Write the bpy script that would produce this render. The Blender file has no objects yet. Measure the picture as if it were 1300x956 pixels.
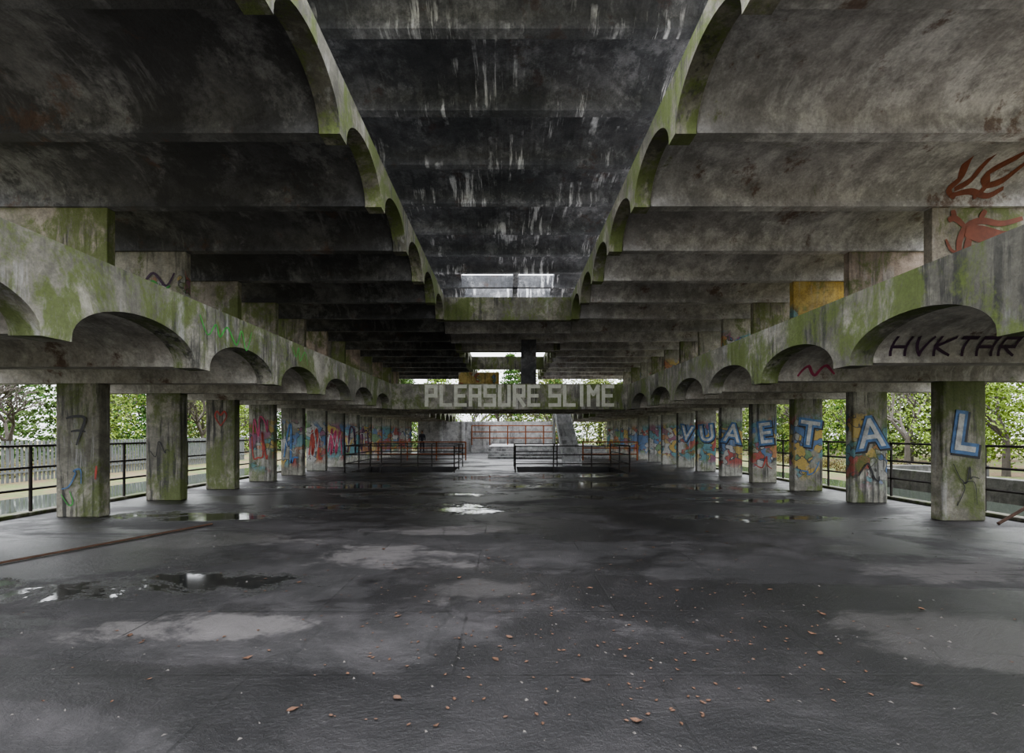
import bpy, bmesh, math, random
from mathutils import Vector, Matrix
R=random.Random(7)
sc=bpy.context.scene
COL=sc.collection
# ---------------------------------------------------------------- materials
class NT:
    def __init__(s,name):
        s.m=bpy.data.materials.new(name); s.m.use_nodes=True
        s.t=s.m.node_tree; s.b=s.t.nodes['Principled BSDF']
        s.geo=s.t.nodes.new('ShaderNodeNewGeometry'); s.P=s.geo.outputs['Position']
    def n(s,k,**kw):
        nd=s.t.nodes.new(k)
        for a,b in kw.items(): setattr(nd,a,b)
        return nd
    def put(s,sock,v):
        if isinstance(v,bpy.types.NodeSocket): s.t.links.new(v,sock)
        elif isinstance(v,(tuple,list)) and sock.type=='RGBA': sock.default_value=(v[0],v[1],v[2],1)
        else: sock.default_value=v
    def noise(s,scale,detail=6,rough=.6,vec=None,dist=0):
        nd=s.n('ShaderNodeTexNoise'); s.put(nd.inputs['Vector'],vec or s.P)
        nd.inputs['Scale'].default_value=scale; nd.inputs['Detail'].default_value=detail
        nd.inputs['Roughness'].default_value=rough; nd.inputs['Distortion'].default_value=dist
        return nd.outputs['Fac']
    def map(s,scale=(1,1,1),loc=(0,0,0),vec=None):
        nd=s.n('ShaderNodeMapping'); s.put(nd.inputs['Vector'],vec or s.P)
        nd.inputs['Scale'].default_value=scale; nd.inputs['Location'].default_value=loc
        return nd.outputs['Vector']
    def rng(s,v,a,b,c=0,d=1):
        nd=s.n('ShaderNodeMapRange'); s.put(nd.inputs['Value'],v)
        for i,x in zip((1,2,3,4),(a,b,c,d)): nd.inputs[i].default_value=x
        return nd.outputs[0]
    def ma(s,op,a,b=0.0):
        nd=s.n('ShaderNodeMath',operation=op); s.put(nd.inputs[0],a); s.put(nd.inputs[1],b); return nd.outputs[0]
    def mix(s,f,a,b,blend='MIX'):
        nd=s.n('ShaderNodeMix',data_type='RGBA',blend_type=blend)
        s.put(nd.inputs[0],f); s.put(nd.inputs[6],a); s.put(nd.inputs[7],b); return nd.outputs[2]
    def bump(s,h,strength=.3,dist=.03):
        nd=s.n('ShaderNodeBump'); s.put(nd.inputs['Height'],h)
        nd.inputs['Strength'].default_value=strength; nd.inputs['Distance'].default_value=dist
        s.t.links.new(nd.outputs[0],s.b.inputs['Normal'])
    def fin(s,col,rough=.85):
        s.put(s.b.inputs['Base Color'],col); s.put(s.b.inputs['Roughness'],rough); return s.m

def concrete(name,c1,c2,moss=.3,streak=.3,ss=(9,9,.6),dark=.5,white=(.42,.42,.42),mosscol=(.10,.13,.03),rough=.85,rust=0.0,graf=0.0,grafz=(.25,2.1),seed=0.0,darkcol=(.022,.022,.023),dstreak=.5,pale=0.0):
    s=NT(name)
    big=s.noise(.55,8,.68,s.map(loc=(seed,seed,0)),.2)
    col=s.mix(s.rng(big,.44,.56),c1,c2)
    mid=s.noise(3.2,8,.74); fine=s.noise(26,5,.7)
    if pale>0:
        pf=s.rng(s.noise(.9,10,.76,s.map((1,.8,1),(30+seed,2,2)),.2),.52,.565,0,pale); col=s.mix(pf,col,white)
    if dark>0:
        d=s.rng(s.noise(.36,10,.74,s.map(loc=(3+seed,8,2)),.2),.49,.54,0,dark)
        col=s.mix(d,col,darkcol)
    col=s.mix(s.rng(mid,.42,.62,.0,.6),col,tuple(x*.38 for x in c1))
    if graf>0:
        oi=s.n('ShaderNodeObjectInfo')
        add=s.n('ShaderNodeVectorMath',operation='ADD'); s.put(add.inputs[0],s.P)
        cb=s.n('ShaderNodeCombineXYZ'); s.put(cb.inputs[0],s.ma('MULTIPLY',oi.outputs['Random'],40)); s.put(cb.inputs[2],s.ma('MULTIPLY',oi.outputs['Random'],23)); 
        s.put(add.inputs[1],cb.outputs[0]); v0=add.outputs[0]
        nn=s.n('ShaderNodeTexNoise'); s.put(nn.inputs['Vector'],v0); nn.inputs['Scale'].default_value=2.2; nn.inputs['Detail'].default_value=2
        vm=s.n('ShaderNodeVectorMath',operation='MULTIPLY_ADD'); s.put(vm.inputs[0],nn.outputs['Color']); vm.inputs[1].default_value=(1.3,1.3,1.3); s.put(vm.inputs[2],v0)
        vo=s.n('ShaderNodeTexVoronoi'); s.put(vo.inputs['Vector'],vm.outputs[0]); vo.inputs['Scale'].default_value=2.4
        ve=s.n('ShaderNodeTexVoronoi',feature='DISTANCE_TO_EDGE'); s.put(ve.inputs['Vector'],vm.outputs[0]); ve.inputs['Scale'].default_value=2.4
        hs=s.n('ShaderNodeSeparateColor'); s.put(hs.inputs[0],vo.outputs['Color'])
        cr=s.n('ShaderNodeValToRGB'); s.put(cr.inputs[0],hs.outputs[0]); e=cr.color_ramp; e.interpolation='CONSTANT'
        pal=[(0,(.30,.035,.03)),(.12,(.06,.14,.30)),(.28,(.38,.27,.06)),(.40,(.36,.36,.35)),(.54,(.07,.22,.26)),(.68,(.22,.07,.14)),(.76,(.34,.14,.05)),(.84,(.30,.30,.28)),(.92,(.09,.19,.08))]
        e.elements[0].position=0; e.elements[0].color=(*pal[0][1],1); e.elements[1].position=pal[1][0]; e.elements[1].color=(*pal[1][1],1)
        for p,c in pal[2:]:
            q=e.elements.new(p); q.color=(*c,1)
        gc=s.mix(s.rng(ve.outputs[0],.03,.05,1,0),cr.outputs[0],(.03,.03,.035))
        sp=s.n('ShaderNodeSeparateXYZ'); s.put(sp.inputs[0],s.P); z=sp.outputs[2]
        mk=s.ma('MULTIPLY',s.rng(z,grafz[0],grafz[0]+.25),s.rng(z,grafz[1]-.25,grafz[1],1,0))
        nm=s.noise(1.6,2,.5,v0); mk=s.ma('MULTIPLY',mk,s.rng(nm,.62-graf*.33,.66-graf*.33))
        mk=s.ma('MULTIPLY',mk,s.rng(fine,.3,.5,.4,.85))
        col=s.mix(mk,col,gc)
    if streak>0:
        st=s.rng(s.noise(1,6,.68,s.map(ss)),.52,.60); mk=s.rng(s.noise(.5,5,.65,s.map(loc=(11+seed,4,5))),.50,.58)
        col=s.mix(s.ma('MULTIPLY',s.ma('MULTIPLY',st,mk),streak),col,white)
        if dstreak>0:
            mk2=s.rng(s.noise(.6,4,.6,s.map(loc=(1+seed,14,5))),.42,.54)
            st2=s.rng(s.noise(1,5,.65,s.map(tuple(q*1.4 for q in ss),(5,3,1))),.50,.60,0,dstreak)
            col=s.mix(s.ma('MULTIPLY',st2,mk2),col,(.03,.03,.028))
    if moss>0:
        mf=s.ma('ADD',s.noise(1.1,10,.76,s.map((1,1,.6),(2+seed,1,9)),.4),s.ma('MULTIPLY',fine,.12))
        col=s.mix(s.rng(mf,.69-moss*.20,.755-moss*.18,0,.85),col,mosscol)
    if rust>0:
        rf=s.rng(s.noise(1.1,8,.75,s.map(loc=(20,5,2))),.58,.64,0,rust); col=s.mix(rf,col,(.10,.045,.022))
    col=s.mix(s.rng(fine,.3,.7,.35,0),col,(.015,.015,.015))
    s.bump(s.ma('ADD',mid,s.ma('MULTIPLY',fine,.4)),.6,.03)
    return s.fin(col,rough)

def flat(name,c,rough=.7,metal=0,var=.3,sc_=5):
    s=NT(name); f=s.noise(sc_,6,.65)
    s.b.inputs['Metallic'].default_value=metal
    return s.fin(s.mix(s.rng(f,.35,.65,0,var),c,tuple(x*.3 for x in c)),rough)

M={}
M['ceilL']=concrete('shaded_concrete_dark',(.074,.074,.079),(.130,.129,.131),moss=.0,streak=.3,ss=(6,1.2,1.5),dark=.8,white=(.30,.30,.305),rust=.5,darkcol=(.030,.030,.033),dstreak=.12,pale=.4)  # Much darker than right ceiling: left side's weaker light put into the base colour
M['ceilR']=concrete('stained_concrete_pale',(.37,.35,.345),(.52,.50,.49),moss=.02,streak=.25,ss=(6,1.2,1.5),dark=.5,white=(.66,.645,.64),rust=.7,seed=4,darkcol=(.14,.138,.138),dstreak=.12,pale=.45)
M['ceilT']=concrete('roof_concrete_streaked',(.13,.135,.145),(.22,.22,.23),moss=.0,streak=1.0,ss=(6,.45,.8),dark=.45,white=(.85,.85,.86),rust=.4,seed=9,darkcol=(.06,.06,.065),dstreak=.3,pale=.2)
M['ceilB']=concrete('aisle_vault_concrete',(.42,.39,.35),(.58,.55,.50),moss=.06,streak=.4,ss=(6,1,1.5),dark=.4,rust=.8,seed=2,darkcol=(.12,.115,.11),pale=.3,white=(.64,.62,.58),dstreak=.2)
mc=(.095,.125,.028)
M['beam']=concrete('mossy_beam_concrete',(.20,.19,.16),(.36,.345,.295),moss=.78,streak=.5,ss=(6,6,.5),dark=.5,mosscol=mc,seed=6,darkcol=(.05,.05,.04),dstreak=.85)
M['beamU']=concrete('upper_beam_concrete',(.18,.17,.135),(.32,.305,.25),moss=.82,streak=.4,ss=(5,5,.5),dark=.5,mosscol=(.10,.13,.03),seed=1,darkcol=(.04,.04,.035),dstreak=.8)
M['pil']=concrete('pillar_concrete',(.19,.18,.14),(.34,.32,.265),moss=.78,streak=.45,ss=(8,8,.5),dark=.4,mosscol=(.09,.115,.028),seed=3,dstreak=.9)
M['pilG']=concrete('pillar_concrete_tagged',(.25,.24,.20),(.40,.39,.33),moss=.6,streak=.4,ss=(8,8,.5),dark=.3,graf=.58,mosscol=mc,dstreak=.8)
M['pilH']=concrete('pillar_concrete_mural',(.30,.30,.26),(.46,.45,.41),moss=.35,streak=.35,ss=(8,8,.5),dark=.1,graf=.88,mosscol=mc)
M['partM']=concrete('partition_mossy',(.22,.20,.155),(.36,.32,.27),moss=.82,streak=.5,ss=(7,7,.5),dark=.3,mosscol=(.10,.13,.028),seed=5,dstreak=.8)
M['partP']=concrete('partition_pink_plaster',(.34,.27,.22),(.46,.37,.31),moss=.65,streak=.4,ss=(7,7,.5),dark=.2,seed=7,mosscol=(.10,.13,.03))
M['partY']=concrete('partition_ochre_paint',(.42,.28,.06),(.50,.38,.14),moss=.4,streak=.3,ss=(7,7,.5),dark=.2,graf=.3,grafz=(3.6,5.2))
M['partG']=concrete('partition_tagged',(.28,.27,.22),(.40,.37,.31),moss=.5,streak=.3,ss=(7,7,.5),dark=.2,graf=.5,grafz=(3.4,5.4))
M['backw']=concrete('weathered_back_wall',(.58,.58,.585),(.74,.74,.74),moss=.05,streak=.3,ss=(3,3,.5),dark=.1)
M['extw']=concrete('outdoor_concrete',(.08,.08,.08),(.13,.13,.12),moss=.4,streak=.3,ss=(3,3,.5),dark=.1,mosscol=(.03,.05,.01))
M['white']=concrete('stair_white_paint',(.74,.75,.76),(.85,.85,.85),moss=.0,streak=.3,ss=(3,3,.5),dark=.1)
M['rail']=flat('rusty_rail_iron',(.045,.038,.034),.7,.4,.5,9)
M['rust']=flat('rust_pipe',(.085,.045,.028),.8,.2,.5,12)
M['orust']=flat('orange_rust_rail',(.34,.11,.035),.8,.0,.4,12)
M['galv']=flat('galvanised_fence',(.15,.16,.165),.6,.3,.2)
M['leafd']=flat('dead_leaf',(.11,.055,.032),.75,0,.7,14)
M['grit']=flat('grit_chips',(.12,.11,.10),.9,0,.4,14)
def paint(n,c): return flat(n,c,.7,0,.8,6)
M['pblue']=paint('spray_blue',(.06,.14,.28)); M['pwhite']=paint('spray_white',(.38,.39,.38)); M['pblack']=paint('spray_black',(.014,.014,.017))
M['pred']=paint('spray_red',(.33,.05,.035)); M['pgreen']=paint('spray_green',(.06,.33,.06)); M['pbrown']=flat('spray_oxide',(.17,.050,.026),.8,0,.5,8); M['ppurple']=paint('spray_purple',(.06,.022,.06)); M['pmag']=paint('spray_magenta',(.40,.06,.13))
M['pstone']=flat('faded_stencil',(.46,.46,.39),.8,0,.4,6)

# floor
s=NT('wet_asphalt_floor')
sp=s.n('ShaderNodeSeparateXYZ'); s.put(sp.inputs[0],s.P); X,Y,Z=sp.outputs[:3]
col=s.mix(s.rng(s.noise(.35,9,.70,None,.5),.43,.57),(.022,.021,.022),(.055,.051,.053))
mid=s.noise(2.2,9,.76,s.map((.7,1,1)),.4); fine=s.noise(34,5,.75)
col=s.mix(s.rng(mid,.42,.58,0,.7),col,(.014,.0135,.014))
wet=s.rng(s.noise(.42,9,.68,s.map((.5,1,1),(14,3,0)),.4),.45,.51)
w1=s.noise(1.1,10,.78,s.map((.6,1,1)),.4)
def blob(cx,cy,rx,ry,jit):
    a=s.ma('POWER',s.ma('ABSOLUTE',s.ma('MULTIPLY',s.ma('SUBTRACT',X,cx),1/rx)),2.0); b=s.ma('POWER',s.ma('ABSOLUTE',s.ma('MULTIPLY',s.ma('SUBTRACT',Y,cy),1/ry)),2.0)
    return s.ma('ADD',s.ma('ADD',a,b),s.ma('MULTIPLY',s.ma('SUBTRACT',w1,.5),jit))
dry=None
for c in [(-1.5,5.7,.9,.5),(-.1,4.4,.65,.28),(3.4,3.5,.8,.5),(-2.6,3.6,.8,.3),(-4.0,6.6,1.0,.4),(5.4,5.2,1.2,.45),(-.9,7.3,1.2,.3)]:
    d=s.rng(blob(*c,14),.2,1.2,1,0); dry=d if dry is None else s.ma('MAXIMUM',dry,d)
col=s.mix(s.ma('MULTIPLY',dry,.55),col,(.14,.13,.128))
pud=None
for c in [(-1.1,9.3,1.1,.7),(1.8,13.6,2.6,1.1),(-4.6,4.45,1.0,.30),(-3.2,4.75,1.1,.30),(-2.0,11.5,1.8,.5),(3.2,10.9,1.8,.4),(-5.6,8.5,1.6,.45),(4.6,8.3,1.6,.3),(-.8,16,1.8,1.0),(2.5,16.6,2.0,.7),(-4.5,13.5,2.0,.9),(5.7,10.2,1.3,.5),(6.4,13,1.2,1.2),(-3.6,9.6,1.1,.35)]:
    d=s.rng(blob(*c,15),.2,1.2,1,0); pud=d if pud is None else s.ma('MAXIMUM',pud,d)
br=s.n('ShaderNodeTexBrick'); br.offset=.5; s.put(br.inputs['Vector'],s.map((1,1,1),(.35,.2,0)))
br.inputs['Scale'].default_value=1; br.inputs['Brick Width'].default_value=2.6; br.inputs['Row Height'].default_value=1.04; br.inputs['Mortar Size'].default_value=.009
jm=s.ma('MULTIPLY',br.outputs['Fac'],s.rng(mid,.42,.56,.2,.9))
col=s.mix(jm,col,(.006,.006,.006))
cr=s.n('ShaderNodeTexVoronoi',feature='DISTANCE_TO_EDGE'); nz=s.n('ShaderNodeTexNoise'); s.put(nz.inputs['Vector'],s.P); nz.inputs['Scale'].default_value=1.5
vm=s.n('ShaderNodeVectorMath',operation='MULTIPLY_ADD'); s.put(vm.inputs[0],nz.outputs['Color']); vm.inputs[1].default_value=(.8,.8,0); s.put(vm.inputs[2],s.P)
s.put(cr.inputs['Vector'],vm.outputs[0]); cr.inputs['Scale'].default_value=.5
col=s.mix(s.rng(cr.outputs[0],.003,.009,.4,0),col,(.008,.008,.008))
col=s.mix(s.rng(fine,.58,.68,0,.5),col,(.11,.105,.10))
col=s.mix(s.ma('MULTIPLY',wet,.5),col,(.012,.012,.013))
col=s.mix(s.ma('MULTIPLY',pud,.75),col,(.012,.013,.013))
rg=s.ma('SUBTRACT',.58,s.ma('MULTIPLY',wet,.34)); rg=s.ma('ADD',s.ma('MULTIPLY',rg,s.ma('SUBTRACT',1.0,pud)),.07)
h=s.ma('MULTIPLY',s.ma('ADD',s.ma('ADD',mid,s.ma('MULTIPLY',fine,.35)),s.ma('MULTIPLY',br.outputs['Fac'],-.5)),s.ma('SUBTRACT',1.0,pud))
s.bump(h,.7,.035)
M['floor']=s.fin(col,rg)
s=NT('still_water'); s.bump(s.noise(3,3,.5),.04,.01); M['water']=s.fin((.05,.06,.05),.06)
s=NT('woodland_ground')
c=s.mix(s.rng(s.noise(.5,8,.7),.4,.6),(.085,.12,.03),(.15,.09,.055)); c=s.mix(s.rng(s.noise(6,6,.7),.45,.65,0,.6),c,(.03,.04,.012)); s.bump(s.noise(4,8,.7),.8,.1)
M['ground']=s.fin(c,.95)
def leafmat(n,a,b):
    s=NT(n); oi=s.n('ShaderNodeObjectInfo'); c=s.mix(s.rng(s.noise(1.2,5,.7),.35,.65),a,b)
    c=s.mix(s.ma('MULTIPLY',oi.outputs['Random'],.55),c,(.13,.105,.07))
    s.b.inputs['Specular IOR Level'].default_value=.1
    return s.fin(c,.9)
M['lf1']=leafmat('conifer_foliage',(.028,.075,.018),(.075,.15,.035))
M['lf2']=leafmat('spring_foliage',(.11,.18,.03),(.22,.31,.06))
M['lf3']=leafmat('bramble_foliage',(.13,.07,.03),(.10,.14,.035))
M['bark']=flat('bark',(.09,.078,.066),.9,0,.5,6)

# ---------------------------------------------------------------- mesh helpers
def obj(name,verts,faces,mat,parent=None,smooth=False,weld=False,bevel=0):
    me=bpy.data.meshes.new(name); me.from_pydata([tuple(v) for v in verts],[],faces)
    if weld:
        bm=bmesh.new(); bm.from_mesh(me); bmesh.ops.remove_doubles(bm,verts=bm.verts,dist=1e-4); bmesh.ops.recalc_face_normals(bm,faces=bm.faces); bm.to_mesh(me); bm.free()
    me.update()
    if smooth:
        me.polygons.foreach_set('use_smooth',[True]*len(me.polygons)); me.set_sharp_from_angle(angle=math.radians(35))
    o=bpy.data.objects.new(name,me); COL.objects.link(o)
    if mat: me.materials.append(mat)
    if parent: o.parent=parent
    if bevel:
        m=o.modifiers.new('bevel','BEVEL'); m.width=bevel; m.segments=2; m.limit_method='ANGLE'
    return o
class MB:
    def __init__(s): s.v=[]; s.f=[]
    def box(s,x0,x1,y0,y1,z0,z1):
        b=len(s.v); s.v+=[(x,y,z) for z in(z0,z1) for y in(y0,y1) for x in(x0,x1)]
        s.f+=[[b+i for i in q] for q in ([0,2,3,1],[4,5,7,6],[0,1,5,4],[2,6,7,3],[0,4,6,2],[1,3,7,5])]
    def cyl(s,a,b,r,n=6,r2=None):
        a=Vector(a); b=Vector(b); d=(b-a)
        if d.length<1e-6: return
        d.normalize(); u=d.orthogonal().normalized(); w=d.cross(u); k=len(s.v); r2=r if r2 is None else r2
        for p,rr in((a,r),(b,r2)):
            for i in range(n):
                t=2*math.pi*i/n; s.v.append(tuple(p+(u*math.cos(t)+w*math.sin(t))*rr))
        for i in range(n):
            j=(i+1)%n; s.f.append([k+i,k+j,k+n+j,k+n+i])
        s.f.append([k+i for i in range(n)][::-1]); s.f.append([k+n+i for i in range(n)])
    def make(s,name,mat,**kw): return obj(name,s.v,s.f,mat,**kw)
def ribprofile(y0,n,pitch,zs,rise,ribw,lip,ext0=0,ext1=0,seg=20):
    P=[]
    for k in range(n+1):
        yc=y0+k*pitch; a=yc-ribw/2-(ext0 if k==0 else 0); b=yc+ribw/2+(ext1 if k==n else 0)
        if k>0: P.append((a,zs+lip))
        P.append((a,zs)); P.append((b,zs))
        if k<n:
            P.append((b,zs+lip)); e=yc+pitch-ribw/2; c=(b+e)/2; hw=(e-b)/2
            for i in range(1,seg):
                t=math.pi-math.pi*i/seg; P.append((c+hw*math.cos(t),zs+lip+(rise-lip)*math.sin(t)))
    return P
def ribbed(mb,x0,x1,P,ztop):
    v,f=mb.v,mb.f
    for i in range(len(P)-1):
        (ya,za),(yb,zb)=P[i],P[i+1]; b=len(v)
        v+=[(x0,ya,za),(x1,ya,za),(x1,yb,zb),(x0,yb,zb),(x0,ya,ztop),(x1,ya,ztop),(x1,yb,ztop),(x0,yb,ztop)]
        f.append([b,b+3,b+2,b+1])
        if abs(yb-ya)>1e-6:
            f+=[[b+4,b+5,b+6,b+7],[b,b+4,b+7,b+3],[b+1,b+2,b+6,b+5]]
    for (y,z) in (P[0],P[-1]):
        b=len(v); v+=[(x0,y,z),(x1,y,z),(x1,y,ztop),(x0,y,ztop)]; f.append([b,b+1,b+2,b+3])
S=2.08
H=1.55
def ribobj(name,x0,x1,y0,n,zs,rise,ribw,lip,ztop,mat,ext0=0,ext1=0):
    mb=MB(); ribbed(mb,x0,x1,ribprofile(y0,n,S,zs,rise,ribw,lip,ext0,ext1),ztop)
    return mb.make(name,mat,smooth=True,weld=True)
K0=-6
zL,zM,zT=2.47,5.80,8.85
XL,XR=-4.3,4.45
yl=8.5+K0*S; yr=8.15+K0*S; ym=8.62+K0*S; yt=8.32+K0*S
ribobj('ceiling',-9.6,XL-.3,yl,20,zL,.52,.26,.10,zL+.62,M['ceilB'])
ribobj('ceiling',XR+.3,9.6,yr,20,zL,.52,.26,.10,zL+.62,M['ceilB'])
ribobj('gallery_beam',XL-.3,XL,yl,10,zL-.02,.48,.30,.04,H+1.83,M['beam'],ext1=.1)
ribobj('gallery_beam',XR,XR+.3,yr,10,zL-.04,.48,.30,.04,H+1.80,M['beam'],ext1=.45)
ribobj('ceiling',-10,-2.68,ym+3*S,16,zM,.62,.20,.12,zM+.72,M['ceilL'])  # Near bays left out, unseen, so that skylight reaches the floor
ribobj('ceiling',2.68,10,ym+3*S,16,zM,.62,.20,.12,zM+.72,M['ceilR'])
ribobj('gallery_beam',-2.66,-2.36,ym,10,zM-.03,.60,.26,.04,zM+.84,M['beamU'])
ribobj('gallery_beam',2.36,2.66,ym,10,zM-.03,.60,.26,.04,zM+.84,M['beamU'])
ribobj('ceiling',-5.2,-2.3,yt+5*S,12,zT,.50,.22,.20,zT+.7,M['ceilT'])  # Roof cut narrow and left off near the camera, unseen, to let skylight in
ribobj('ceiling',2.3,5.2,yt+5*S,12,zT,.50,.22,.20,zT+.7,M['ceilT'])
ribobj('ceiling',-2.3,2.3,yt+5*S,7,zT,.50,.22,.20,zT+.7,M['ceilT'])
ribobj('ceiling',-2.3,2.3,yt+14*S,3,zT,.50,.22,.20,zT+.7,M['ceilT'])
mb=MB(); mb.box(-2.3,2.3,22.75,23.0,zT,zT+.6); mb.box(.25,.5,20.9,24.9,zT,zT+.6); mb.make('roof_light_beam',M['ceilT'])
for k in range(5,18):
    for x in(-5.0,5.0):
        mb=MB(); mb.box(x-.12,x+.12,yt+k*S-.1,yt+k*S+.1,zM+.72,zT); mb.make('clerestory_post',M['beamU'])
ribobj('ceiling',XL-.3,XR+.3,17.3,2,zL,.50,.26,.10,zL+.62,M['ceilB'])
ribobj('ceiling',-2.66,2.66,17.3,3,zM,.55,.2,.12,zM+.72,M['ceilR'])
mb=MB(); mb.box(XL-.3,XR+.3,16.95,17.2,zL-.03,H+1.84); lb=mb.make('cross_beam',M['beam'])
mb=MB(); mb.box(-2.66,2.66,16.97,17.22,zM-.03,zM+.82); mb.make('cross_beam',M['beamU'])
mb=MB(); mb.box(-2.66,2.66,23.6,23.85,zM-.03,zM+.8); mb.box(-2.66,2.66,30,30.25,zM-.03,zM+.8); mb.make('cross_beam',M['beamU'])
ribobj('gallery_beam',-2.66,-2.36,ym+13*S,6,zM-.03,.60,.26,.04,zM+.84,M['beamU'])
ribobj('gallery_beam',2.36,2.66,ym+13*S,6,zM-.03,.60,.26,.04,zM+.84,M['beamU'])
ribobj('gallery_beam',XL-.3,XL,yl+14*S,6,zL-.02,.48,.30,.04,H+1.83,M['beam'])
ribobj('gallery_beam',XR,XR+.3,yr+14*S,6,zL-.02,.48,.30,.04,H+1.83,M['beam'])
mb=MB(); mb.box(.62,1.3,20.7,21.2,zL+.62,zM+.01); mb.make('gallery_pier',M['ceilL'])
mb=MB(); mb.box(-2.3,-.4,21.3,21.45,zL+.62,4.4); mb.make('wall_gallery_screen',M['partY'])

# ---------------------------------------------------------------- text/strokes
def textmesh(body,size,offset=0,extr=.004):
    cu=bpy.data.curves.new('t','FONT'); cu.body=body; cu.size=size; cu.offset=offset; cu.extrude=extr; cu.align_x='CENTER'; cu.align_y='CENTER'; cu.resolution_u=4
    o=bpy.data.objects.new('t',cu); COL.objects.link(o); bpy.context.view_layer.update()
    me=bpy.data.meshes.new_from_object(o.evaluated_get(bpy.context.evaluated_depsgraph_get()))
    bpy.data.objects.remove(o); return me
def text(name,body,size,loc,mat,parent=None,offset=0,sx=1,sz=1,extr=.004,roll=0):
    me=textmesh(body,size,offset,extr)
    me.transform(Matrix.Translation(loc)@Matrix.Rotation(roll,4,'Y')@Matrix.Diagonal((sx,1,sz,1))@Matrix.Rotation(math.pi/2,4,'X'))
    me.materials.clear(); me.materials.append(mat)
    o=bpy.data.objects.new(name,me); COL.objects.link(o)
    if parent: o.parent=parent
    return o
def ribbon(mb,pts,w,fy):
    P=[Vector(p) for p in pts]; Q=[]
    for i in range(len(P)-1):
        p0=P[max(i-1,0)];p1=P[i];p2=P[i+1];p3=P[min(i+2,len(P)-1)]
        for j in range(6):
            t=j/6; Q.append(.5*((2*p1)+(p2-p0)*t+(2*p0-5*p1+4*p2-p3)*t*t+(3*p1-p0-3*p2+p3)*t**3))
    Q.append(P[-1]); b=len(mb.v); lay=.0006*(b%7)
    for i,q in enumerate(Q):
        d=(Q[min(i+1,len(Q)-1)]-Q[max(i-1,0)]); d=d.normalized() if d.length>1e-6 else Vector((1,0)); n=Vector((-d.y,d.x))
        ww=w*(.55+.45*math.sin(math.pi*min(1,max(0,(i+.8)/(len(Q)+.6)))))
        for sg in(-1,1):
            r=q+n*sg*ww/2; mb.v.append((r.x,fy(r.x,r.y)-lay,r.y))
    for i in range(len(Q)-1): mb.f.append([b+2*i,b+2*i+1,b+2*i+3,b+2*i+2])
GL={'P':[[(0,0),(0,6),(3,6),(3,3),(0,3)]],'L':[[(0,6),(0,0),(3,0)]],'E':[[(3,6),(0,6),(0,0),(3,0)],[(0,3),(2.5,3)]],'A':[[(0,0),(0,6),(3,6),(3,0)],[(0,3),(3,3)]],
'S':[[(3,6),(0,6),(0,3),(3,3),(3,0),(0,0)]],'U':[[(0,6),(0,0),(3,0),(3,6)]],'R':[[(0,0),(0,6),(3,6),(3,3),(0,3)],[(1,3),(3,0)]],'I':[[(1.5,0),(1.5,6)]],'M':[[(0,0),(0,6),(1.5,3.5),(3,6),(3,0)]],
'H':[[(0,0),(0,6)],[(3,0),(3,6)],[(0,3),(3,3)]],'V':[[(0,6),(1.5,0),(3,6)]],'K':[[(0,0),(0,6)],[(3,6),(0,3),(3,0)]],'T':[[(0,6),(3,6)],[(1.5,6),(1.5,0)]]}
def strokes(mb,word,x,z0,cw,ch_,adv,w,fy,sp=.24):
    for ch in word:
        if ch==' ': x+=sp; continue
        if ch=='I': x-=.09
        for st in GL[ch]:
            for a,b in zip(st[:-1],st[1:]):
                A=Vector((x+a[0]*cw,z0+a[1]*ch_)); B=Vector((x+b[0]*cw,z0+b[1]*ch_)); d=(B-A).normalized(); n=Vector((-d.y,d.x))*w; A=A-d*w*.95; B=B+d*w*.95
                for i in range(4):
                    C=A.lerp(B,i/4); D=A.lerp(B,(i+1)/4); k=len(mb.v); q=.0008*(k//16%9)
                    mb.v+=[(p.x,fy(p.x,p.y)-q,p.y) for p in (C-n,D-n,D+n,C+n)]; mb.f.append([k,k+1,k+2,k+3])
        x+=adv if ch!='I' else adv*.8
mb=MB(); strokes(mb,'PLEASURE SLIME',-3.02,H+1.05,.115,.115,.545,.066,lambda a,b:16.943)
mb.make('stencil_lettering',M['pstone'],parent=lb)

# ---------------------------------------------------------------- pillars
def pillar(x0,x1,yc,mat,th=.24):
    mb=MB(); mb.box(x0,x1,yc-th/2,yc+th/2,0,zL+.01)
    return mb.make('concrete_pillar',mat,bevel=.02)
PL=[];PR=[]
for k in range(-5,14):
    ml=M['pil'] if k<3 else (M['pilG'] if k<5 else M['pilH']); mr=M['pil'] if k<1 else (M['pilG'] if k<4 else M['pilH'])
    PL.append((k,pillar(-8.32,-7.52,8.5+k*S,ml))); PR.append((k,pillar(7.68,8.44,8.15+k*S,mr)))
letters={0:'L',1:'A',2:'T',3:'E',4:'A',5:'U',6:'V'}
for k,p in PR:
    if k in letters:
        y=8.15+k*S-.12; c=(8.06,y,1.52); rl=-.12 if k%2 else .14
        text('letter_shadow',letters[k],.92,(c[0]+.03,y-.003,c[2]-.03),M['pblack'],p,offset=.085,sx=.95,roll=rl)
        text('letter_outline',letters[k],.92,(c[0],y-.008,c[2]),M['pblue'],p,offset=.07,sx=.95,roll=rl)
        text('letter_fill',letters[k],.92,(c[0],y-.016,c[2]),M['pwhite'],p,offset=.008,sx=.95,roll=rl)
def scribble(p,x0,x1,y,z0,z1,mat,w=.03,n=7,seed=1,name='tag_scribble'):
    r=random.Random(seed); mb=MB(); pts=[]
    for i in range(n):
        pts.append((x0+(x1-x0)*(i+.5)/n+r.uniform(-.08,.08),r.choice((z0,z1))+r.uniform(-.1,.1)))
    ribbon(mb,pts,w,lambda a,b:y); return mb.make(name,mat,parent=p)
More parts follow.
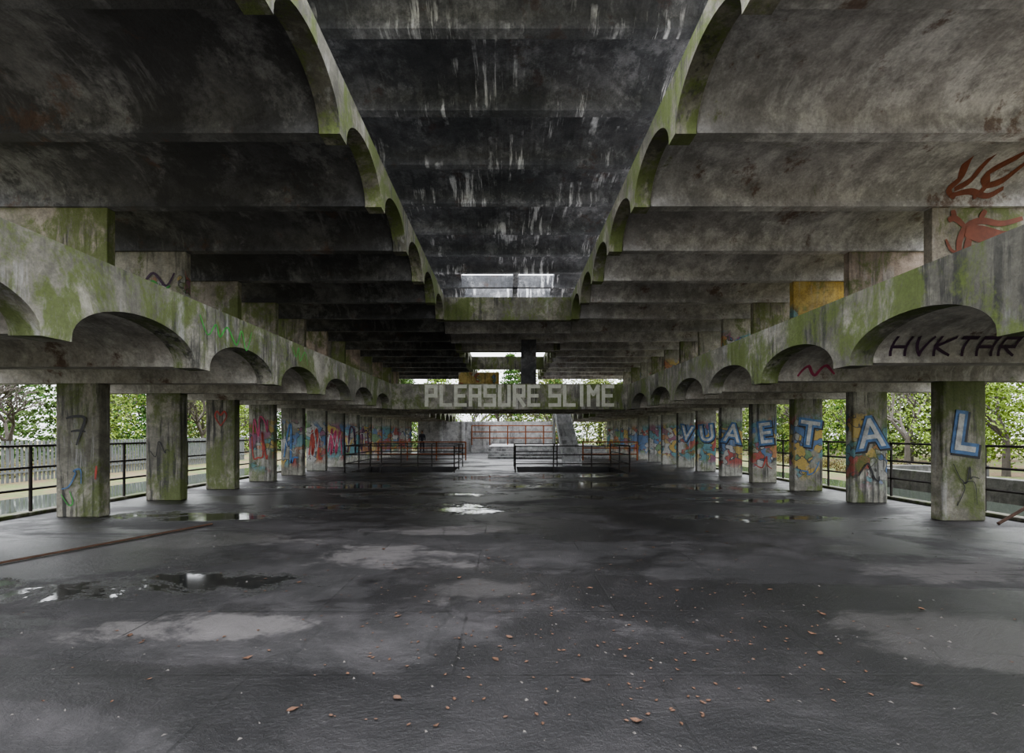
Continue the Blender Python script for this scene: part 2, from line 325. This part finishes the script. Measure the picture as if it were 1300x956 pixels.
for k,p in PL:
    y=8.5+k*S-.135
    if k==0:
        mb=MB(); ribbon(mb,[(-8.12,1.82),(-7.98,1.86),(-7.78,1.83),(-7.84,1.6),(-7.93,1.33)],.05,lambda a,b:y); ribbon(mb,[(-8.03,1.58),(-7.9,1.6),(-7.76,1.58)],.04,lambda a,b:y); mb.make('painted_seven',M['pblack'],parent=p)
        scribble(p,-8.2,-7.75,y,.55,.85,M['pblue'],.03,6,3); scribble(p,-8.2,-7.95,y,.3,.5,M['pgreen'],.025,4,8)
        mb=MB(); ribbon(mb,[(-7.58,.7),(-7.56,.95)],.04,lambda a,b:y); mb.make('paint_mark',M['pred'],parent=p)
    if k==1: scribble(p,-8.2,-7.7,y,1.1,1.3,M['pblack'],.02,6,4)
    if k==2: 
        mb=MB(); ribbon(mb,[(-7.9,1.75),(-8.05,2.0),(-8.0,2.15),(-7.9,2.05),(-7.8,2.15),(-7.74,2.0),(-7.9,1.75)],.05,lambda a,b:y); mb.make('painted_heart',M['pred'],parent=p)
    if k==3:
        scribble(p,-8.25,-7.6,y,.8,1.5,M['pred'],.05,7,9); scribble(p,-8.25,-7.6,y,1.5,2.0,M['pmag'],.05,7,19)
    if 4<=k<9:
        scribble(p,-8.25,-7.6,y,.6,1.7,R.choice([M['ppurple'],M['pred'],M['pblue'],M['pmag']]),.08,7,k+30); scribble(p,-8.25,-7.6,y-.004,.9,1.5,M['pwhite'],.03,6,k+60)
for k,p in PR:
    y=8.15+k*S-.135
    if k==0: scribble(p,7.8,8.3,y,.7,.95,M['pblack'],.02,8,5); scribble(p,7.85,8.3,y,.35,.6,M['pblack'],.015,6,6)
    if k in(1,2,3): scribble(p,7.75,8.35,y,.5,.85,M[['pblack','pblue','pred'][k-1]],.04,6,k+40)

# ---------------------------------------------------------------- partitions on upper gallery
for k in range(0,12):
    y=8.67+k*S
    mr={0:M['partM'],1:M['partP'],2:M['partY'],3:M['partM'],4:M['partG']}.get(k,M['partG'] if k%2 else M['partM'])
    ml={0:M['partM'],1:M['partG'],2:M['partM'],3:M['partM']}.get(k,M['partP'] if k%2 else M['partM'])
    for sg,m,nm in((-1,ml,'wall_left'),(1,mr,'wall_right')):
        mb=MB(); xs=sorted((sg*(7.55 if sg<0 else 8.0),sg*9.9)); mb.box(xs[0],xs[1],y-.09,y+.09,zL+.6,zM+.01)
        o=mb.make(nm,m,bevel=.012)
        if sg>0 and k==0:
            fy=lambda a,b:y-.10
            mb=MB()
            ribbon(mb,[(8.55,4.75),(8.5,5.1),(8.62,5.4),(8.9,5.55),(9.3,5.5),(9.7,5.6)],.13,fy)
            ribbon(mb,[(8.62,5.35),(8.9,5.3),(9.3,5.2),(9.7,5.25)],.34,fy)
            ribbon(mb,[(8.72,5.3),(8.66,5.0),(8.85,4.75)],.14,fy); ribbon(mb,[(9.05,5.2),(9.15,4.95),(9.0,4.7)],.12,fy); ribbon(mb,[(9.55,5.2),(9.65,4.95),(9.5,4.75),(9.6,4.55)],.12,fy)
            ribbon(mb,[(8.6,5.45),(8.42,5.6),(8.3,5.55)],.12,fy); ribbon(mb,[(8.25,5.2),(8.35,5.0),(8.5,4.95)],.06,fy)
            ribbon(mb,[(8.42,5.6),(8.38,5.75)],.10,fy); ribbon(mb,[(8.9,5.6),(9.0,5.75)],.10,fy)
            mb.make('painted_stag_body',M['pbrown'],parent=o)
            yc=8.62-S/2; hw=(S-.2)/2
            def fv(a,b):
                q=min(.999,max(0,(b-zM-.12)/.5)); return yc+hw*math.sqrt(1-q*q)-.012
            mb=MB()
            for pts in ([(8.35,5.94),(8.2,6.08),(8.28,6.22),(8.1,6.36)],[(8.3,6.08),(8.5,6.2),(8.45,6.38)],[(8.7,5.94),(8.85,6.12),(8.7,6.26),(8.95,6.39)],[(8.85,6.12),(9.1,6.2),(9.2,6.38)],[(8.25,5.98),(8.6,6.05),(8.95,5.98),(9.2,6.1)]):
                ribbon(mb,pts,.10,fv)
            mb.make('painted_stag_antlers',M['pbrown'],parent=o)
        if sg<0 and k==1:
            mb=MB(); fy=lambda a,b:y-.10
            ribbon(mb,[(-8.9,4.9),(-8.7,5.1),(-8.5,4.95),(-8.3,5.1),(-8.1,4.9),(-7.9,5.0)],.08,fy); mb.make('tag_scribble',M['pgreen'],parent=o)
            mb=MB(); ribbon(mb,[(-8.9,5.2),(-8.6,5.0),(-8.3,5.3),(-8.0,5.0),(-7.8,5.3)],.06,fy); mb.make('tag_scribble',M['ppurple'],parent=o)
def vaulty(yc):
    hw=(S-.26)/2
    def f(a,b):
        q=min(.999,max(0,(b-zL-.10)/.42)); return yc+hw*math.sqrt(1-q*q)-.015
    return f
mb=MB(); strokes(mb,'HVKTAR',4.98,zL+.10,.062,.033,.28,.018,vaulty(8.15-1.5*S)); mb.make('graffiti_tag',M['ppurple'])
mb=MB(); ribbon(mb,[(5.1,zL+.08),(5.25,zL+.25),(5.4,zL+.1),(5.55,zL+.26),(5.75,zL+.12)],.05,vaulty(8.15-.5*S)); mb.make('graffiti_tag',M['pmag'])
mb=MB()
def beamtag(y0,y1,z0,z1,n,seed,w):
    r=random.Random(seed); t=MB(); pts=[(y0+(y1-y0)*(i+.5)/n+r.uniform(-.05,.05),(z0 if i%2 else z1)+r.uniform(-.06,.06)) for i in range(n)]
    ribbon(t,pts,w,lambda a,b:0); b=len(mb.v); mb.v+=[(XL+.006,v[0],v[2]) for v in t.v]; mb.f+=[[i+b for i in f] for f in t.f]
beamtag(6.3,7.7,2.95,3.2,9,3,.03); beamtag(9.0,9.8,3.05,3.25,6,5,.03)
mb.make('graffiti_tag',M['pgreen'])

# ---------------------------------------------------------------- floor
mb=MB(); xb=[-9.2,-6.3,-2.2,.4,4.7,9.2]; yb=[-5,18,21.1,38]
for i in range(5):
    for j in range(3):
        if j==1 and i in(1,3): continue
        mb.box(xb[i],xb[i+1],yb[j],yb[j+1],-1.8,0)
mb.box(-6.3,-2.2,18,21.1,-1.8,-1.6); mb.box(.4,4.7,18,21.1,-1.8,-1.6)
mb.make('floor',M['floor'])
mb=MB(); mb.box(-9.2,-8.95,-5,38,0,.07); mb.make('kerb',M['pil'],bevel=.02)
mb=MB(); mb.box(8.95,9.2,-5,38,0,.07); mb.make('kerb',M['pil'],bevel=.02)
mb=MB(); mb.box(-120,120,-60,150,-2.2,-.35); mb.make('ground',M['ground'])
for a,b in((-12.6,-9.2),(9.2,11.8)):
    mb=MB(); mb.box(a,b,-4,24,-.35,-.12); mb.make('water_channel',M['water'])
mb=MB()
for i in range(5): mb.box(-1.2,6.2,27.5+i*.4,30+6,i*.14,(i+1)*.14)
mb.make('altar_steps',M['backw'],bevel=.01)
mb=MB(); mb.box(-7.2,3.6,36.6,36.9,0,2.5)
for i in range(7): mb.box(-7.2+i*1.75,-7.0+i*1.75,36.45,36.6,0,2.5)
mb.make('wall_back',M['backw'])
mb=MB(); 
for i in range(6): mb.cyl((-2.6+i*1.3,33,.7),(-2.6+i*1.3,33,2.1),.045)
for z in (2.1,1.65,1.2): mb.cyl((-2.6,33,z),(3.9,33,z),.04)
mb.make('rusty_scaffold_rail',M['orust'])

def railing(pts,h=1.05,rails=(1.05,.7,.35),post=1.5,r=.022,z=0.0,mat='rail'):
    mb=MB()
    for a,b in zip(pts[:-1],pts[1:]):
        a=Vector((*a,z)); b=Vector((*b,z)); L=(b-a).length; n=max(1,round(L/post))
        for q in rails: mb.cyl(a+Vector((0,0,q)),b+Vector((0,0,q)),r)
        for i in range(n+1):
            p=a.lerp(b,i/n); mb.cyl(p,p+Vector((0,0,h+.01)),r*1.15)
    return mb.make('railing',M[mat],smooth=True)
railing([(-9.05,-4),(-9.05,36)],1.25,(1.24,.83,.42),2.08,.024,.07)
railing([(9.05,-4),(9.05,36)],1.25,(1.24,.83,.42),2.08,.024,.07)
railing([(-6.4,21.2),(-6.4,17.9),(-2.1,17.9),(-2.1,21.2)])
railing([(.3,21.2),(.3,17.9),(4.8,17.9),(4.8,21.2)])
railing([(-6.4,21.2),(-2.1,21.2)]); railing([(.3,21.2),(2.3,21.2)])
railing([(-7.4,26),(-2.4,26)],mat='orust',r=.035); railing([(4.3,26),(7.4,26)],mat='orust',r=.035)

mb=MB(); n=15; x0,x1=2.75,3.5; ya,yb2=21.9,26.4; ht=zL+.5
for i in range(n):
    y=ya+(yb2-ya)*i/n; mb.box(x0,x1,y,y+(yb2-ya)/n+.02,max(0,ht*(i+1)/n-.22),ht*(i+1)/n)
for sx in (x0-.06,x1):
    b=len(mb.v)
    for x in(sx,sx+.06): mb.v+=[(x,ya-.1,0),(x,ya+.3,0),(x,yb2,ht-.25),(x,yb2,ht+.12),(x,ya-.1,.28)]
    mb.f+=[[b,b+1,b+2,b+3,b+4],[b+9,b+8,b+7,b+6,b+5]]+[[b+i,b+5+i,b+5+(i+1)%5,b+(i+1)%5] for i in range(5)]
mb.box(x0-.1,x1+.1,26.4,27.3,ht-.15,ht+.02); mb.box(x0-.05,x0+.1,27.1,27.25,0,ht-.15); mb.box(x1-.1,x1+.05,27.1,27.25,0,ht-.15)
mb.make('staircase',M['white'])

def leafshape(mb,c,sz,r):
    a=r.uniform(0,6.28); tx,ty=r.uniform(-.35,.35),r.uniform(-.35,.35); b=len(mb.v)
    pr=[(0,-.5),(.22,-.25),(.3,.05),(.16,.3),(0,.55),(-.18,.28),(-.3,.02),(-.2,-.28)]
    mb.v.append((c[0],c[1],c[2]+.004))
    for u,w in pr:
        x=(u*math.cos(a)-w*math.sin(a))*sz; y=(u*math.sin(a)+w*math.cos(a))*sz; mb.v.append((c[0]+x,c[1]+y,c[2]+.006+abs(x*tx+y*ty)+sz*.1*(abs(u))))
    for i in range(8): mb.f.append([b,b+1+i,b+1+(i+1)%8])
mb=MB(); r=random.Random(3)
for i in range(430):
    y=2.4+abs(r.gauss(0,1))*2.4; x=r.gauss(.2,.9)*(.5+y*.35)
    if abs(x)<7.3: leafshape(mb,(x,y,0.0),r.uniform(.016,.036) if r.random()<.94 else .065,r)
mb.make('fallen_leaves',M['leafd'])
mb=MB()
for i in range(350):
    y=2+abs(r.gauss(0,1))*4; x=r.uniform(-1,1)*(1.5+y); 
    if abs(x)>7.3 or (x<-4.7 and y>4): continue
    q=r.uniform(.004,.011); b=len(mb.v)
    mb.v+=[(x+r.uniform(-q,q),y-q,0),(x+q*1.2,y+r.uniform(-q,q),0),(x-q,y+q,0),(x,y,q*r.uniform(.5,1.2))]; mb.f+=[[b,b+1,b+3],[b+1,b+2,b+3],[b+2,b,b+3],[b,b+2,b+1]]
mb.make('concrete_chips',M['grit'])
mb=MB(); mb.cyl((-6.2,4.9,.018),(-5.0,7.7,.018),.015,8); mb.make('rusty_pipe',M['rust'],smooth=True)
mb=MB(); mb.cyl((8.3,7.7,.02),(8.85,7.7,.34),.025,8); mb.make('rusty_pipe',M['rust'],smooth=True)

mb=MB()
for i in range(170):
    y=4+i*.17; mb.box(-19.03,-18.97,y,y+.06,-.35,1.25)
mb.box(-18.96,-18.92,4,33,.0,.06); mb.box(-18.96,-18.92,4,33,1.0,1.06)
mb.make('palisade_fence',M['galv'])
mb=MB(); mb.box(13,13.3,9,17,-.35,.35); mb.box(13,18,17,17.3,-.35,.35); mb.make('low_wall',M['extw'],bevel=.02)

# ---------------------------------------------------------------- trees
def foliage(kind,seed):
    r=random.Random(seed); mb=MB()
    def leaf(c,sz):
        d=Vector((r.uniform(-1,1),r.uniform(-1,1),r.uniform(-1,1))).normalized(); u=d.orthogonal().normalized(); w=d.cross(u); b=len(mb.v); c=Vector(c)
        mb.v+=[tuple(c-u*sz*.5),tuple(c+w*sz),tuple(c+u*sz*.5),tuple(c-w*sz)]; mb.f.append([b,b+1,b+2,b+3])
    if kind=='conifer':
        for t in range(18):
            z=.5+t*.52; rad=(10-z)*.34
            for br in range(12):
                a=r.uniform(0,6.28)
                for j in range(32):
                    q=r.random()**.7; rr=rad*q; leaf((math.cos(a)*rr+r.gauss(0,.14),math.sin(a)*rr+r.gauss(0,.14),z-q*.35*rad*.6+r.gauss(0,.1)),r.uniform(.07,.15))
    elif kind=='broad':
        cs=[(r.gauss(0,1.4),r.gauss(0,1.4),r.uniform(.7,6.5),r.uniform(.7,1.2)) for _ in range(28)]
        for c in cs:
            for j in range(180):
                d=Vector((r.gauss(0,1),r.gauss(0,1),r.gauss(0,1))).normalized()*c[3]*r.uniform(.6,1.05); leaf((c[0]+d.x,c[1]+d.y,c[2]+d.z),r.uniform(.05,.11))
    else:
        for _ in range(14):
            cx,cy,cr_=r.gauss(0,1.1),r.gauss(0,1.1),r.uniform(.4,.85)
            for j in range(160):
                d=Vector((r.gauss(0,1),r.gauss(0,1),abs(r.gauss(0,1)))).normalized()*cr_*r.uniform(.5,1.05); leaf((cx+d.x,cy+d.y,d.z),r.uniform(.04,.09))
    me=bpy.data.meshes.new(kind+'_leaves'); me.from_pydata(mb.v,[],mb.f); return me
def trunk(kind,seed):
    r=random.Random(seed); mb=MB()
    if kind=='conifer': mb.cyl((0,0,0),(0,0,9.5),.16,8,.03); 
    elif kind=='bush':
        for i in range(7): mb.cyl((0,0,0),(r.gauss(0,.7),r.gauss(0,.7),r.uniform(.4,.9)),.03,5,.01)
    else:
        def grow(p,d,L,rad,dep):
            q=p+d*L; mb.cyl(p,q,rad,6,rad*.7)
            if dep==0: return
            for i in range(3 if dep>1 else 4):
                nd=(d+Vector((r.gauss(0,.5),r.gauss(0,.5),r.gauss(.1,.3)))).normalized(); grow(q,nd,L*r.uniform(.62,.85),rad*.62,dep-1)
        grow(Vector((0,0,0)),Vector((0,0,1)),1.6,.16,5 if kind=='bare' else 3)
    me=bpy.data.meshes.new(kind+'_wood'); me.from_pydata(mb.v,[],mb.f); return me
lib={}
for kd,mt in(('conifer','lf1'),('broad','lf2'),('bush','lf3'),('bare',None)):
    w=trunk(kd,5); w.materials.append(M['bark']); f=None
    if mt: f=foliage(kd,9); f.materials.append(M[mt])
    lib[kd]=(w,f)
nmz={'conifer':'conifer_tree','broad':'broadleaf_tree','bush':'bramble_bush','bare':'bare_tree'}
def tree(kd,x,y,sc_=1):
    w,f=lib[kd]; o=bpy.data.objects.new(nmz[kd],w); COL.objects.link(o); o.location=(x,y,-.36); o.scale=(sc_,)*3; o.rotation_euler=(0,0,R.uniform(0,6.28))
    if f:
        c=bpy.data.objects.new('foliage',f); COL.objects.link(c); c.parent=o
for sd in(-1,1):
    for row,xx in enumerate((22,28,35) if sd>0 else (25,31,38)):
        y=5+row*1.3
        while y<60:
            kd=R.choice(['conifer','broad','bare','bare'] if (sd<0 and row<2) else ['conifer','broad','bare','broad'] if row<1 else ['conifer','broad','conifer'])
            tree(kd,sd*(xx+R.uniform(-.8,.8)),y,R.uniform(.85,1.1) if row<1 else R.uniform(1.1,1.35)); y+=R.uniform(4.2,5.8)
    for y in range(5,34,3):
        tree('bush',(-22.3 if sd<0 else 18.2)+R.uniform(-.3,.5),y+R.uniform(-.5,.5) if not(sd>0 and 14<y<20) else y+30,R.uniform(.6,.9))
for row,yy in enumerate((50,57,65)):
    x=-32+row
    while x<32:
        tree(R.choice(['conifer','broad','bare','conifer']),x,yy+R.uniform(-.6,.6),R.uniform(1.1,1.6)); x+=R.uniform(4.5,6.5)

# ---------------------------------------------------------------- man
def person(loc):
    root=bpy.data.objects.new('standing_man',None); COL.objects.link(root); root.location=loc; root.rotation_euler=(0,0,.35)
    def skin(name,pts,edges,rad,mat,rootv=0,sub=1):
        me=bpy.data.meshes.new(name); me.from_pydata(pts,edges,[]); o=bpy.data.objects.new(name,me); COL.objects.link(o); o.parent=root
        o.modifiers.new('s','SKIN')
        for i,v in enumerate(me.skin_vertices[0].data): v.radius=rad[i] if isinstance(rad[i],tuple) else (rad[i],rad[i]); v.use_root=(i==rootv)
        m=o.modifiers.new('u','SUBSURF'); m.levels=sub; m.render_levels=sub; me.materials.append(mat); return o
    jac=flat('dark_jacket',(.03,.033,.045),.8); jean=flat('dark_trousers',(.035,.038,.06),.85); skn=flat('skin',(.42,.25,.18),.5,0,.1); hair=flat('brown_hair',(.05,.03,.02),.8)
    shoe=flat('black_boots',(.012,.012,.012),.5)
    skin('jacket',[(0,0,.92),(0,0,1.1),(0,0,1.32),(0,.01,1.46),(.17,0,1.42),(.24,-.0,1.15),(.2,-.1,.95),(-.17,0,1.42),(-.24,0,1.15),(-.2,-.1,.95),(0,.0,1.52)],
         [(0,1),(1,2),(2,3),(3,4),(4,5),(5,6),(3,7),(7,8),(8,9),(3,10)],[(.17,.115),(.155,.11),(.18,.12),(.13,.09),.07,.052,.042,.07,.052,.042,.06],jac,0,2)
    skin('trousers',[(0,0,.95),(.09,0,.86),(.11,-.02,.5),(.12,.02,.1),(-.09,0,.86),(-.11,0,.5),(-.13,.03,.1)],[(0,1),(1,2),(2,3),(0,4),(4,5),(5,6)],[(.14,.11),.095,.068,.055,.095,.068,.055],jean,0,2)
    for sx in(.12,-.13): skin('boot',[(sx,.06,.05),(sx,-.05,.05),(sx,-.17,.035)],[(0,1),(1,2)],[.048,.048,.035],shoe,0,2)
    bm=bmesh.new(); bmesh.ops.create_uvsphere(bm,u_segments=20,v_segments=14,radius=1)
    for v in bm.verts:
        x,y,z=v.co; k=1-.22*max(0,-z)
        v.co=Vector((x*.075*k,y*.095*(1-.1*max(0,-z)),z*.118+1.645))
        if y<-.8 and abs(x)<.22 and -.35<z<.1: v.co.y-=.02
        if y<-.6 and .05<z<.2 and .2<abs(x)<.55: v.co.y+=.008
    me=bpy.data.meshes.new('head'); bm.to_mesh(me); bm.free(); me.polygons.foreach_set('use_smooth',[True]*len(me.polygons)); me.materials.append(skn)
    o=bpy.data.objects.new('head',me); COL.objects.link(o); o.parent=root
    bm=bmesh.new(); bmesh.ops.create_uvsphere(bm,u_segments=20,v_segments=14,radius=1)
    bmesh.ops.delete(bm,geom=[v for v in bm.verts if v.co.z<.15 and v.co.y<.1 or v.co.z<-.45],context='VERTS')
    for v in bm.verts: v.co=Vector((v.co.x*.082,v.co.y*.102+.004,v.co.z*.126+1.65))
    me=bpy.data.meshes.new('hair'); bm.to_mesh(me); bm.free(); me.materials.append(hair); o=bpy.data.objects.new('hair',me); COL.objects.link(o); o.parent=root
    fm=MB()
    for sx in(-1,1):
        fm.box(sx*.03-.012,sx*.03+.012,-.096,-.088,1.652,1.662); 
    fm.box(-.022,.022,-.094,-.085,1.588,1.594); fm.make('eyes_and_mouth',shoe,parent=root)
    em=MB()
    for sx in(-1,1): em.box(sx*.078-.008,sx*.078+.008,-.012,.02,1.62,1.68)
    em.make('ears',skn,parent=root,bevel=.006)
    skin('neck',[(0,.01,1.48),(0,0,1.6)],[(0,1)],[.052,.05],skn)
    for sx in(1,-1):
        b=Vector((sx*.2,-.11,.92)); pts=[b,b+Vector((0,-.02,-.07))]; ed=[(0,1)]; rd=[.026,(.036,.022)]
        for i in range(4):
            p=b+Vector((0,-.035+i*.018-.01,-.085)); L=(.06,.075,.078,.062)[i]; q=len(pts); pts+=[p,p+Vector((-sx*.005,0,-L*.55)),p+Vector((-sx*.02,0,-L))]; ed+=[(1,q),(q,q+1),(q+1,q+2)]; rd+=[.009,.009,.008]
        q=len(pts); pts+=[b+Vector((-sx*.02,-.04,-.04)),b+Vector((-sx*.025,-.055,-.08))]; ed+=[(0,q),(q,q+1)]; rd+=[.011,.009]
        skin('hand',[tuple(p) for p in pts],ed,rd,skn)
person((-6.75,35.9,0))

# ---------------------------------------------------------------- world / light / camera
w=bpy.data.worlds.new('overcast'); sc.world=w; w.use_nodes=True; nt=w.node_tree; bg=nt.nodes['Background']
tc=nt.nodes.new('ShaderNodeTexCoord'); sx=nt.nodes.new('ShaderNodeSeparateXYZ'); nt.links.new(tc.outputs['Generated'],sx.inputs[0])
mr=nt.nodes.new('ShaderNodeMapRange'); nt.links.new(sx.outputs[2],mr.inputs[0])
for i,v in zip((1,2,3,4),(0,1,.85,2.8)): mr.inputs[i].default_value=v
nt.links.new(mr.outputs[0],bg.inputs[1]); bg.inputs[0].default_value=(.94,.96,1,1)
sc.view_settings.view_transform='AgX'; sc.view_settings.look='AgX - Medium High Contrast'; sc.view_settings.exposure=1.7
cam=bpy.data.cameras.new('camera'); co=bpy.data.objects.new('camera',cam); COL.objects.link(co); co.location=(0,0,H); co.rotation_euler=(math.pi/2,0,0)
cam.sensor_width=36; cam.lens=16.0; cam.shift_x=5.5/1300; cam.shift_y=72/1300; cam.clip_end=400
sc.camera=co
